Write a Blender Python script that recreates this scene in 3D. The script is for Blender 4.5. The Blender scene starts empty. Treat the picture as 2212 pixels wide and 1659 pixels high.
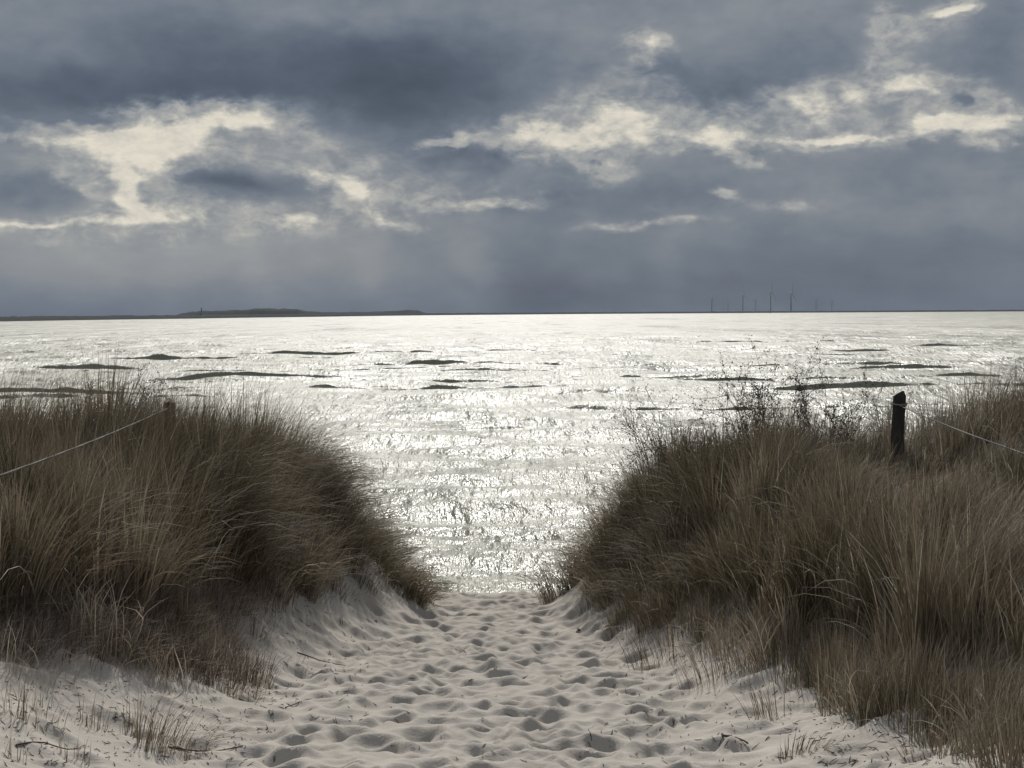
import bpy, math
import numpy as np
from mathutils import Matrix, Vector

S = bpy.context.scene
C = S.collection
PI = math.pi
R = math.radians
rng = np.random.default_rng(7)

# ------------------------------------------------------------------ camera
CAM_Z = 6.4
HFOV = 36.0
FPX = 1106 / math.tan(R(HFOV / 2))          # focal length in units of a 2212 px wide picture
cam_data = bpy.data.cameras.new('camera')
cam_data.sensor_fit = 'HORIZONTAL'
cam_data.angle = R(HFOV)
cam_data.clip_start = 0.1
cam_data.clip_end = 80000
cam = bpy.data.objects.new('camera', cam_data)
C.objects.link(cam)
ROT = Matrix.Rotation(R(90 - 2.575), 4, 'X') @ Matrix.Rotation(R(-0.34), 4, 'Z')
cam.matrix_world = Matrix.Translation((0, 0, CAM_Z)) @ ROT
S.camera = cam
ROTN = np.array(ROT.to_3x3())

# ------------------------------------------------------------------ sun and sky
SUN_EL, SUN_AZ = 38.0, -1.0                 # azimuth measured from +Y towards +X
sun_data = bpy.data.lights.new('sun', 'SUN')
sun_data.energy = 3.7
sun_data.angle = R(2.5)
sun_data.color = (1.0, 0.965, 0.91)
sun = bpy.data.objects.new('sun', sun_data)
C.objects.link(sun)
sd = Vector((math.sin(R(SUN_AZ)) * math.cos(R(SUN_EL)), math.cos(R(SUN_AZ)) * math.cos(R(SUN_EL)), math.sin(R(SUN_EL))))
sun.rotation_euler = sd.to_track_quat('Z', 'Y').to_euler()
sun.location = sd * 60

S.view_settings.view_transform = 'Standard'
S.view_settings.look = 'None'
S.view_settings.exposure = 0.0
S.view_settings.gamma = 1.0
S.view_settings.use_curve_mapping = False


def lin(r, g, b):
    f = lambda c: (c / 255 / 12.92) if c / 255 < 0.04045 else ((c / 255 + 0.055) / 1.055) ** 2.4
    return (f(r), f(g), f(b), 1)


class NT:
    """small helper round a node tree"""
    def __init__(self, tree):
        self.t = tree
        tree.nodes.clear()

    def n(self, kind, **kw):
        nd = self.t.nodes.new(kind)
        for k, v in kw.items():
            setattr(nd, k, v)
        return nd

    def link(self, a, b):
        self.t.links.new(a, b)

    def put(self, sock, v):
        if isinstance(v, bpy.types.NodeSocket):
            self.link(v, sock)
        else:
            sock.default_value = v

    def math(self, op, a, b=0.0, c=0.0, clamp=False):
        nd = self.n('ShaderNodeMath', operation=op, use_clamp=clamp)
        for i, v in enumerate((a, b, c)):
            self.put(nd.inputs[i], v)
        return nd.outputs[0]

    def vmath(self, op, a, b=(0, 0, 0), c=(0, 0, 0)):
        nd = self.n('ShaderNodeVectorMath', operation=op)
        for i, v in enumerate((a, b, c)):
            if i < len(nd.inputs):
                self.put(nd.inputs[i], v)
        return nd.outputs['Value'] if op in ('DOT_PRODUCT', 'LENGTH') else nd.outputs[0]

    def smooth(self, x, a, b, lo=0.0, hi=1.0):
        nd = self.n('ShaderNodeMapRange', interpolation_type='SMOOTHSTEP')
        for i, v in enumerate((x, a, b, lo, hi)):
            self.put(nd.inputs[i], v)
        return nd.outputs[0]

    def noise(self, vec, scale, detail=4.0, rough=0.55, dist=0.0, color=False):
        nd = self.n('ShaderNodeTexNoise')
        self.put(nd.inputs['Vector'], vec)
        nd.inputs['Scale'].default_value = scale
        nd.inputs['Detail'].default_value = detail
        nd.inputs['Roughness'].default_value = rough
        nd.inputs['Distortion'].default_value = dist
        return nd.outputs['Color' if color else 'Fac']

    def ramp(self, x, stops, interp='LINEAR'):
        nd = self.n('ShaderNodeValToRGB')
        cr = nd.color_ramp
        cr.interpolation = interp
        while len(cr.elements) < len(stops):
            cr.elements.new(0.5)
        for e, (p, c) in zip(cr.elements, stops):
            e.position = p
            e.color = c
        self.put(nd.inputs[0], x)
        return nd.outputs[0]

    def mix(self, f, a, b):
        nd = self.n('ShaderNodeMix', data_type='RGBA')
        self.put(nd.inputs[0], f)
        self.put(nd.inputs[6], a)
        self.put(nd.inputs[7], b)
        return nd.outputs[2]

    def vec(self, x, y, z):
        nd = self.n('ShaderNodeCombineXYZ')
        for i, v in enumerate((x, y, z)):
            self.put(nd.inputs[i], v)
        return nd.outputs[0]


world = bpy.data.worlds.new('World')
S.world = world
world.use_nodes = True


def build_world():
    w = NT(world.node_tree)
    out = w.n('ShaderNodeOutputWorld')
    tc = w.n('ShaderNodeTexCoord')
    sep = w.n('ShaderNodeSeparateXYZ')
    w.link(tc.outputs['Generated'], sep.inputs[0])
    X, Y, Z = sep.outputs
    az = w.math('ARCTAN2', X, Y)
    el = w.math('ARCSINE', Z)
    K = FPX / 1000
    P0 = w.vec(w.math('MULTIPLY', az, K), w.math('MULTIPLY', el, K), 0.0)

    # ragged cloud coordinates: warp with low and middle frequency noise
    stretch = w.vmath('MULTIPLY', P0, (1.0, 1.9, 1.0))
    w1 = w.vmath('SUBTRACT', w.noise(stretch, 3.2, 3, 0.55, color=True), (0.5, 0.5, 0.5))
    w2 = w.vmath('SUBTRACT', w.noise(stretch, 11.0, 4, 0.6, color=True), (0.5, 0.5, 0.5))
    P = w.vmath('ADD', w.vmath('MULTIPLY_ADD', w1, (0.16, 0.085, 0.0), P0), w.vmath('MULTIPLY', w2, (0.085, 0.045, 0.0)))

    def conv(u, v):
        return (math.atan((u - 1106) / FPX) * K, (676.5 - v) / 1000)

    def blobs(lst, start, P=P):
        acc = start
        for i, (u, v, ru, rv, rot, amp) in enumerate(lst):
            if i % 6 == 0:              # each batch waits for the last one: keeps the shader's memory small
                P = w.vmath('MULTIPLY_ADD', w.vec(acc, acc, 0.0), (1e-7, 1e-7, 0.0), P)
            m = w.n('ShaderNodeMapping', vector_type='TEXTURE')
            cx, cy = conv(u, v)
            m.inputs['Location'].default_value = (cx, cy, 0)
            m.inputs['Rotation'].default_value = (0, 0, R(rot))
            m.inputs['Scale'].default_value = (ru / 1000, rv / 1000, 1)
            w.link(P, m.inputs['Vector'])
            d = w.vmath('DOT_PRODUCT', m.outputs[0], m.outputs[0])
            g = w.math('POWER', 0.3679, d)
            acc = w.math('MULTIPLY_ADD', g, amp, acc)
        return acc

    fb = w.noise(stretch, 5.0, 6, 0.58)
    fine = w.noise(w.vmath('MULTIPLY', P0, (1.0, 1.7, 1.0)), 15.0, 5, 0.55, 0.4)
    soft = w.noise(w.vmath('MULTIPLY', P0, (1.0, 1.8, 1.0)), 1.7, 3, 0.5)

    # tone of the grey cloud (roughly the sRGB green value)
    base = w.ramp(w.math('MULTIPLY', el, K), [(0.0, (0.425,) * 3 + (1,)), (0.10, (0.455,) * 3 + (1,)), (0.22, (0.50,) * 3 + (1,)),
                                             (0.45, (0.465,) * 3 + (1,)), (0.70, (0.47,) * 3 + (1,))])
    dark = [
        (900, 125, 210, 62, -4, -0.125), (450, 125, 200, 60, 0, -0.085), (250, 215, 420, 45, 3, -0.12),
        (860, 235, 210, 70, -14, -0.12), (1000, 190, 160, 60, 0, -0.05), (520, 402, 95, 30, -6, -0.16),
        (90, 405, 150, 50, 0, -0.06), (1560, 195, 230, 45, -6, -0.07), (2090, 250, 60, 26, 0, -0.06), (2140, 130, 90, 60, 0, -0.055),
        (1060, 345, 190, 28, 0, -0.07), (1330, 430, 300, 42, 0, -0.07), (700, 420, 80, 36, 0, -0.04),
        (1900, 570, 300, 100, 0, -0.05), (1150, 590, 100, 110, 0, -0.045), (1250, 640, 500, 40, 0, -0.025),
        (380, 560, 560, 70, 0, 0.085), (150, 540, 200, 60, 0, 0.03), (1020, 570, 46, 120, 12, 0.05), (560, 590, 40, 90, 12, 0.03), (820, 580, 40, 100, 12, 0.03), (1450, 580, 40, 90, -10, 0.025), (1550, 60, 420, 70, 0, 0.06), (760, 40, 200, 40, 0, 0.05), (1330, 190, 90, 60, 0, 0.05),
        (2050, 480, 260, 50, 10, 0.03), (80, 40, 130, 80, 0, 0.03),
        (600, 330, 120, 45, 0, 0.10), (100, 345, 160, 40, 0, 0.06), (330, 480, 250, 30, 0, 0.08), (1750, 275, 300, 40, 0, 0.07),
        (1950, 140, 140, 70, 20, 0.06),
    ]
    V = blobs(dark, w.math('MULTIPLY_ADD', w.math('SUBTRACT', fb, 0.5), 0.13, base))
    V = w.math('MULTIPLY_ADD', w.math('SUBTRACT', soft, 0.5), 0.14, V)
    V = w.math('MULTIPLY_ADD', w.math('SUBTRACT', fine, 0.5), w.smooth(w.math('MULTIPLY', el, K), 0.10, 0.24, 0.01, 0.075), V)

    # ragged bright gaps
    gaps = [
        (400, 290, 150, 45, 8, 1.0), (330, 360, 75, 70, -35, 0.95), (300, 440, 36, 50, 10, 0.75), (520, 265, 60, 22, 5, 0.7),
        (215, 300, 110, 22, -8, 0.55), (40, 303, 90, 10, 0, 0.6), (90, 482, 190, 9, 0, 0.7), (430, 470, 190, 26, 3, 0.62),
        (690, 385, 60, 16, -25, 0.62), (760, 420, 36, 46, 35, 0.75), (840, 486, 70, 12, -12, 0.7), (640, 478, 60, 10, 0, 0.55),
        (180, 400, 60, 20, -30, 0.35), (640, 300, 60, 30, 0, 0.35),
        (960, 320, 55, 9, 4, 0.75), (1190, 292, 90, 30, 8, 0.85), (1270, 350, 75, 26, -12, 0.70), (1310, 235, 60, 45, 10, 0.45), (1380, 280, 90, 30, 0, 0.5),
        (1570, 285, 40, 26, 0, 0.75), (1585, 335, 45, 16, -25, 0.75), (1630, 345, 26, 8, -30, 0.5),
        (1790, 315, 120, 7, -3, 0.8), (1850, 220, 130, 22, 8, 0.6), (1950, 200, 70, 30, -10, 0.75), (1730, 260, 60, 35, -40, 0.35),
        (2040, 300, 80, 20, 10, 0.7), (2150, 305, 90, 20, 0, 0.75), (2130, 250, 40, 26, -40, 0.55), (2140, 345, 38, 11, 0, 0.95), (2000, 250, 40, 40, 0, 0.3),
        (1395, 105, 42, 20, 0, 0.75), (1412, 135, 14, 18, 0, 0.4), (1890, 85, 40, 38, 50, 0.62), (2050, 52, 42, 14, 0, 1.0), (1990, 80, 70, 30, 20, 0.3),
        (1040, 442, 100, 9, 4, 0.75), (1110, 442, 26, 9, 0, 0.35), (1560, 428, 34, 14, 0, 0.55), (1380, 492, 100, 9, 2, 0.5),
        (1710, 445, 60, 12, 0, 0.35),
        (1900, 302, 380, 26, 0, 0.42), (1450, 305, 260, 24, 0, 0.30), (1800, 255, 400, 42, 0, 0.24), (1270, 275, 190, 60, 10, 0.26), (370, 370, 330, 105, 0, 0.24), (770, 410, 150, 80, -20, 0.22),
        (1990, 130, 150, 80, 25, 0.10), (1390, 150, 90, 80, 0, 0.18), (1000, 420, 180, 40, 0, 0.16), (250, 500, 330, 26, 0, 0.20), (1600, 460, 330, 40, 0, 0.10),
    ]
    G = blobs([(u, v, ru * 1.18, rv * 1.22, r_, a) for (u, v, ru, rv, r_, a) in gaps], 0.0)
    # grey cloudlets drifting in front of the gaps
    lets = [(305, 348, 70, 13, -22, -0.55), (500, 300, 55, 16, -10, -0.45), (525, 400, 100, 26, -4, -0.9), (410, 345, 40, 12, 0, -0.2), (185, 435, 90, 26, -25, -0.35),
            (345, 425, 24, 24, 0, -0.45), (500, 478, 40, 12, 10, -0.5), (600, 440, 90, 26, 0, -0.4), (1225, 335, 50, 14, 0, -0.3), (1285, 355, 14, 8, 0, -0.6),
            (1690, 290, 70, 18, -10, -0.35), (1900, 262, 60, 20, 20, -0.35), (2095, 250, 26, 18, 0, -0.6), (2030, 270, 20, 14, 0, -0.4), (1340, 200, 60, 22, 0, -0.3),
            (640, 330, 60, 18, -15, -0.3), (160, 262, 150, 12, -4, -0.5)]
    G = blobs(lets, G)
    band = w.smooth(w.math('MULTIPLY', el, K), 0.13, 0.20)
    wide = w.math('MULTIPLY', w.smooth(w.math('ABSOLUTE', az), 0.36, 0.6), w.math('MULTIPLY', w.smooth(soft, 0.5, 0.7), 0.7))
    G = w.math('ADD', G, w.math('MULTIPLY', wide, band))
    pres = w.smooth(G, 0.03, 0.42)                # rag the gaps, leave the closed deck smooth
    G = w.math('MULTIPLY_ADD', w.math('SUBTRACT', fb, 0.5), w.math('MULTIPLY', pres, 1.15), G)
    G = w.math('MULTIPLY_ADD', w.math('SUBTRACT', fine, 0.5), w.math('MULTIPLY', pres, 0.85), G)
    tiny = w.noise(w.vmath('MULTIPLY', P0, (1.0, 1.7, 1.0)), 44.0, 4, 0.62)
    G = w.math('MULTIPLY_ADD', w.math('SUBTRACT', tiny, 0.5), w.math('MULTIPLY', pres, 0.30), G)
    halo = w.smooth(G, 0.03, 0.52)
    core = w.smooth(G, 0.60, 1.30)
    mott = w.math('ADD', w.math('MULTIPLY', w.math('SUBTRACT', fine, 0.5), 0.30), w.math('MULTIPLY', w.math('SUBTRACT', tiny, 0.5), 0.16))
    lit = w.math('ADD', w.math('MULTIPLY_ADD', core, 0.22, 0.595), mott)
    V2 = w.math('ADD', V, w.math('MULTIPLY', halo, w.math('SUBTRACT', lit, V)))
    stops = [(0.25, lin(58, 67, 82)), (0.36, lin(82, 92, 107)), (0.45, lin(106, 116, 129)), (0.56, lin(140, 144, 149)),
             (0.70, lin(182, 181, 175)), (0.84, lin(222, 215, 200)), (1.0, lin(244, 238, 225))]
    col = w.ramp(V2, stops)

    # the veiled sun lights the cloud deck round it, well above the frame, and the deck thins overhead
    dots = w.vmath('DOT_PRODUCT', tc.outputs['Generated'], tuple(sd))
    glow = w.smooth(dots, 0.93, 1.0, 0.0, 2.2)
    up = w.smooth(Z, 0.22, 0.75, 0.0, 0.55)
    gain = w.math('ADD', 1.0, w.math('ADD', up, glow))
    col = w.vmath('SCALE', col)
    col.node.inputs['Scale'].default_value = 1.0
    w.link(gain, col.node.inputs['Scale'])

    cloud = w.n('ShaderNodeBackground')
    w.link(col, cloud.inputs[0])
    sky = w.n('ShaderNodeTexSky', sky_type='NISHITA')
    sky.sun_disc = False
    sky.sun_elevation = R(SUN_EL)
    sky.sun_rotation = R(SUN_AZ)
    skyb = w.n('ShaderNodeBackground')
    skyb.inputs[1].default_value = 0.08
    w.link(sky.outputs[0], skyb.inputs[0])
    mixs = w.n('ShaderNodeMixShader')
    mixs.inputs[0].default_value = 0.975          # thin veil of sky light through a nearly closed cloud deck
    w.link(skyb.outputs[0], mixs.inputs[1])
    w.link(cloud.outputs[0], mixs.inputs[2])
    w.link(mixs.outputs[0], out.inputs[0])


build_world()

# ------------------------------------------------------------------ helpers
def material(name):
    m = bpy.data.materials.new(name)
    m.use_nodes = True
    return m, NT(m.node_tree)


def principled(nt, color, rough=0.8, spec=0.3, normal=None):
    out = nt.n('ShaderNodeOutputMaterial')
    p = nt.n('ShaderNodeBsdfPrincipled')
    nt.put(p.inputs['Base Color'], color)
    nt.put(p.inputs['Roughness'], rough)
    nt.put(p.inputs['Specular IOR Level'], spec)
    if normal is not None:
        nt.link(normal, p.inputs['Normal'])
    nt.link(p.outputs[0], out.inputs[0])
    return p


def bump(nt, h, dist=0.01, strength=1.0):
    b = nt.n('ShaderNodeBump')
    b.inputs['Strength'].default_value = strength
    b.inputs['Distance'].default_value = dist
    nt.link(h, b.inputs['Height'])
    return b.outputs[0]


def mesh_np(name, verts, faces, mat, smooth=True, attrs=None, parent=None):
    """verts (n,3); faces (m,k) array of equal k, or list of such arrays"""
    fl = faces if isinstance(faces, list) else [faces]
    me = bpy.data.meshes.new(name)
    nl = sum(f.size for f in fl)
    nf = sum(len(f) for f in fl)
    me.vertices.add(len(verts))
    me.vertices.foreach_set('co', np.ascontiguousarray(verts, np.float32).ravel())
    me.loops.add(nl)
    me.loops.foreach_set('vertex_index', np.concatenate([f.ravel() for f in fl]).astype(np.int32))
    me.polygons.add(nf)
    tot = np.concatenate([np.full(len(f), f.shape[1], np.int32) for f in fl])
    me.polygons.foreach_set('loop_start', np.concatenate([[0], np.cumsum(tot)[:-1]]).astype(np.int32))
    me.polygons.foreach_set('loop_total', tot)
    me.polygons.foreach_set('use_smooth', np.full(nf, smooth, bool))
    for k, v in (attrs or {}).items():
        a = me.attributes.new(k, 'FLOAT', 'POINT')
        a.data.foreach_set('value', np.asarray(v, np.float32))
    me.update(calc_edges=True)
    me.materials.append(mat)
    o = bpy.data.objects.new(name, me)
    C.objects.link(o)
    if parent is not None:
        o.parent = parent
    return o


def tag(o, label=None, cat=None, group=None, kind=None):
    for k, v in (('label', label), ('category', cat), ('group', group), ('kind', kind)):
        if v:
            o[k] = v
    return o


def empty(name, loc, rz=0.0):
    o = bpy.data.objects.new(name, None)
    C.objects.link(o)
    o.location = loc
    o.rotation_euler = (0, 0, rz)
    return o


def grid_faces(ny, nx):
    i = np.arange(ny - 1)[:, None] * nx + np.arange(nx - 1)[None, :]
    return np.stack([i, i + 1, i + nx + 1, i + nx], -1).reshape(-1, 4)


def sstep(x, a, b):
    t = np.clip((x - a) / (b - a), 0, 1)
    return t * t * (3 - 2 * t)


_LAT = np.random.default_rng(3).random((256, 256))


def vnoise(x, y):
    xi, yi = np.floor(x).astype(int), np.floor(y).astype(int)
    fx, fy = x - xi, y - yi
    fx, fy = fx * fx * (3 - 2 * fx), fy * fy * (3 - 2 * fy)
    g = lambda a, b: _LAT[a % 256, b % 256]
    return ((g(xi, yi) * (1 - fx) + g(xi + 1, yi) * fx) * (1 - fy) + (g(xi, yi + 1) * (1 - fx) + g(xi + 1, yi + 1) * fx) * fy) - 0.5


def fbm(x, y, oct=4, gain=0.5):
    s, a = 0, 1.0
    for k in range(oct):
        s = s + a * vnoise(x * 2 ** k + 17.3 * k, y * 2 ** k + 9.1 * k)
        a *= gain
    return s


# ------------------------------------------------------------------ the dune and its sandy path
def path_z(y):
    return np.interp(y, [-60, -10, 0, 9.5, 15, 18.5, 20.0, 21.5, 24, 28, 33, 40, 60], [5.6, 5.3, 4.69, 3.65, 3.12, 2.84, 2.76, 2.56, 2.0, 1.05, 0.0, -0.9, -1.6])


def ground0(x, y):
    """height of the sand without footprints"""
    xc = -0.25 + 0.0 * y
    s = np.abs(x - xc)
    left = x < xc
    w = np.interp(y, [0, 9, 14, 17.5, 18.5, 21], [1.5, 1.35, 1.3, 0.62, 0.5, 0.8])
    amp = np.where(left, np.interp(y, [0, 8, 11, 14, 16.5, 19, 22, 27], [0.35, 0.55, 0.85, 1.35, 1.65, 1.5, 0.9, 0.1]),
                   np.interp(y, [0, 8, 11, 14, 16.5, 19, 22, 27], [0.35, 0.45, 0.75, 1.35, 1.6, 1.5, 0.9, 0.1]))
    wid = np.where(left, np.interp(y, [8, 14, 18.5], [3.0, 2.6, 2.1]), np.interp(y, [8, 14, 18.5], [3.0, 2.5, 1.75]))
    d = amp * sstep(s, w, w + wid)
    d = d + np.where(left, 0.0, 0.85 * np.exp(-((x - 6.0) / 1.5) ** 2 - ((y - 14.0) / 3.2) ** 2))
    d = d + sstep(s, 5, 20) * 1.0 * np.exp(-((y - 14) / 9.0) ** 2)
    z = path_z(y) + d
    side = sstep(s, w * 0.9, w + 1.2)
    z = z + fbm(x * 0.55 + 5, y * 0.55, 3) * 0.26 * side * sstep(y, 34, 26)
    return z


def pix_ground(u, v, f=ground0):
    d = ROTN @ np.array([(u - 1106) / FPX, -(v - 829.5) / FPX, -1.0])
    t = np.linspace(5, 40, 3501)
    pts = d[None, :] * (t / d[1])[:, None] + np.array([0, 0, CAM_Z])
    below = pts[:, 2] < f(pts[:, 0], pts[:, 1])
    i = int(np.argmax(below)) if below.any() else len(t) - 1
    return pts[i]


def axis(lo, hi, a, b, step, ratio):
    mid = list(np.arange(a, b + 1e-6, step))
    r, x, s = [], b, step
    while x < hi:
        s *= ratio
        x += s
        r.append(x)
    l, x, s = [], a, step
    while x > lo:
        s *= ratio
        x -= s
        l.append(x)
    return np.array(l[::-1] + mid + r)


GX = axis(-180, 180, -3.4, 3.4, 0.026, 1.045)
GY = axis(-90, 60, 7.4, 20.6, 0.03, 1.07)
gx, gy = np.meshgrid(GX, GY)
H = ground0(gx, gy)
tread = np.zeros_like(H)                       # how much the sand has been walked on
s_ = np.abs(gx + 0.25)
near = sstep(gy, 24, 20) * sstep(gy, 2, 6)
walk = sstep(s_, 2.1, 1.1) * near
H += near * (0.026 * fbm(gx * 3.2, gy * 3.2, 3) + 0.03 * fbm(gx * 1.3, gy * 1.3, 2)) * (0.45 + 0.9 * walk)


def footprints():
    n = 0
    while n < 1800:
        y = 6.5 + 15.0 * rng.uniform() ** 1.25
        x = -0.25 + rng.normal(0, np.interp(y, [8, 16], [1.75, 1.1]))
        lim = np.interp(y, [8, 14, 18.5, 21], [3.5, 2.6, 1.35, 1.3])
        if abs(x + 0.25) > lim:
            continue
        n += 1
        a = rng.normal(0, 0.8)
        big = rng.random() < 0.16
        L, W = (rng.uniform(0.13, 0.18), rng.uniform(0.12, 0.18)) if big else (rng.uniform(0.07, 0.125), rng.uniform(0.075, 0.14))
        dep = np.interp(y, [8, 13, 18], [1.1, 0.92, 0.78]) * (0.010 + 0.20 * L) * rng.uniform(0.55, 1.15) * (0.8 if abs(x + 0.25) > 1.7 else 1.0)
        i0, i1 = np.searchsorted(GX, [x - 0.5, x + 0.5])
        j0, j1 = np.searchsorted(GY, [y - 0.5, y + 0.5])
        X, Y = gx[j0:j1, i0:i1] - x, gy[j0:j1, i0:i1] - y
        p = (X * math.cos(a) + Y * math.sin(a)) / W
        q = (-X * math.sin(a) + Y * math.cos(a)) / L
        r = np.sqrt(p * p + q * q)
        H[j0:j1, i0:i1] += -dep * np.exp(-r ** 3.0) + dep * 0.5 * np.exp(-((r - 1.4) / 0.36) ** 2) * (0.7 + 0.5 * np.tanh(q))


footprints()
# wind ripples and scuffs on the flanks
H += near * 0.006 * np.sin(gx * 21 + 6 * fbm(gx * 1.1, gy * 1.1, 2) + gy * 9) * (1 - walk) * sstep(fbm(gx * 0.8 + 40, gy * 0.8, 2), -0.05, 0.3)

sand_m, nt = material('sand')
tc = nt.n('ShaderNodeTexCoord').outputs['Object']
n1 = nt.noise(tc, 1.3, 5, 0.6)
n2 = nt.noise(tc, 60.0, 4, 0.65)
n3 = nt.noise(tc, 9.0, 4, 0.6)
col = nt.ramp(n1, [(0.3, (0.375, 0.337, 0.290, 1)), (0.7, (0.445, 0.404, 0.352, 1))])
col = nt.mix(nt.smooth(n2, 0.55, 0.8, 0.0, 0.35), col, (0.16, 0.13, 0.105, 1))
hh = nt.math('ADD', nt.math('MULTIPLY', n2, 0.004), nt.math('MULTIPLY', n3, 0.012))
principled(nt, col, 0.95, 0.15, bump(nt, hh, 1.0))
dune = mesh_np('sand_dune', np.stack([gx, gy, H], -1).reshape(-1, 3), grid_faces(*gx.shape), sand_m)
tag(dune, 'pale trodden sand path between the grassy dunes', 'sand', kind='structure')


def ground(x, y):
    """height of the finished sand (bilinear)"""
    x, y = np.asarray(x, float), np.asarray(y, float)
    i = np.clip(np.searchsorted(GX, x) - 1, 0, len(GX) - 2)
    j = np.clip(np.searchsorted(GY, y) - 1, 0, len(GY) - 2)
    fx = np.clip((x - GX[i]) / (GX[i + 1] - GX[i]), 0, 1)
    fy = np.clip((y - GY[j]) / (GY[j + 1] - GY[j]), 0, 1)
    return (H[j, i] * (1 - fx) + H[j, i + 1] * fx) * (1 - fy) + (H[j + 1, i] * (1 - fx) + H[j + 1, i + 1] * fx) * fy


# ------------------------------------------------------------------ the sea
def pix_sea(u, v):
    d = ROTN @ np.array([(u - 1106) / FPX, -(v - 829.5) / FPX, -1.0])
    k = -CAM_Z / d[2]
    return d[0] * k, d[1] * k


# breaking and rolling waves: pixel extent they were read from, height in metres, foam
WAVES = [(50, 275, 800, 0.50, 0.0), (785, 1010, 789, 0.55, 0.0), (1225, 1530, 818, 0.46, 0.5), (640, 1250, 846, 0.50, 0.55),
         (690, 1130, 829, 0.32, 0.2), (1970, 2120, 750, 0.6, 0.1), (1680, 1960, 848, 0.42, 0.2), (1960, 2260, 838, 0.4, 0.2),
         (865, 1235, 940, 0.30, 0.1), (1300, 1520, 937, 0.32, 0.2), (1290, 1470, 798, 0.42, 0.0), (1600, 1700, 795, 0.4, 0.0),
         (1765, 1805, 741, 0.4, 0.0), (0, 90, 764, 0.4, 0.0), (560, 740, 906, 0.26, 0.0), (-150, 260, 858, 0.4, 0.2), (560, 900, 846, 0.3, 0.3),
         (1840, 1900, 686, 0.8, 0.0), (640, 720, 940, 0.25, 0.0), (220, 300, 838, 0.3, 0.0)]


WA, WB, WR = 0.46, 0.17, 0.44


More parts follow.
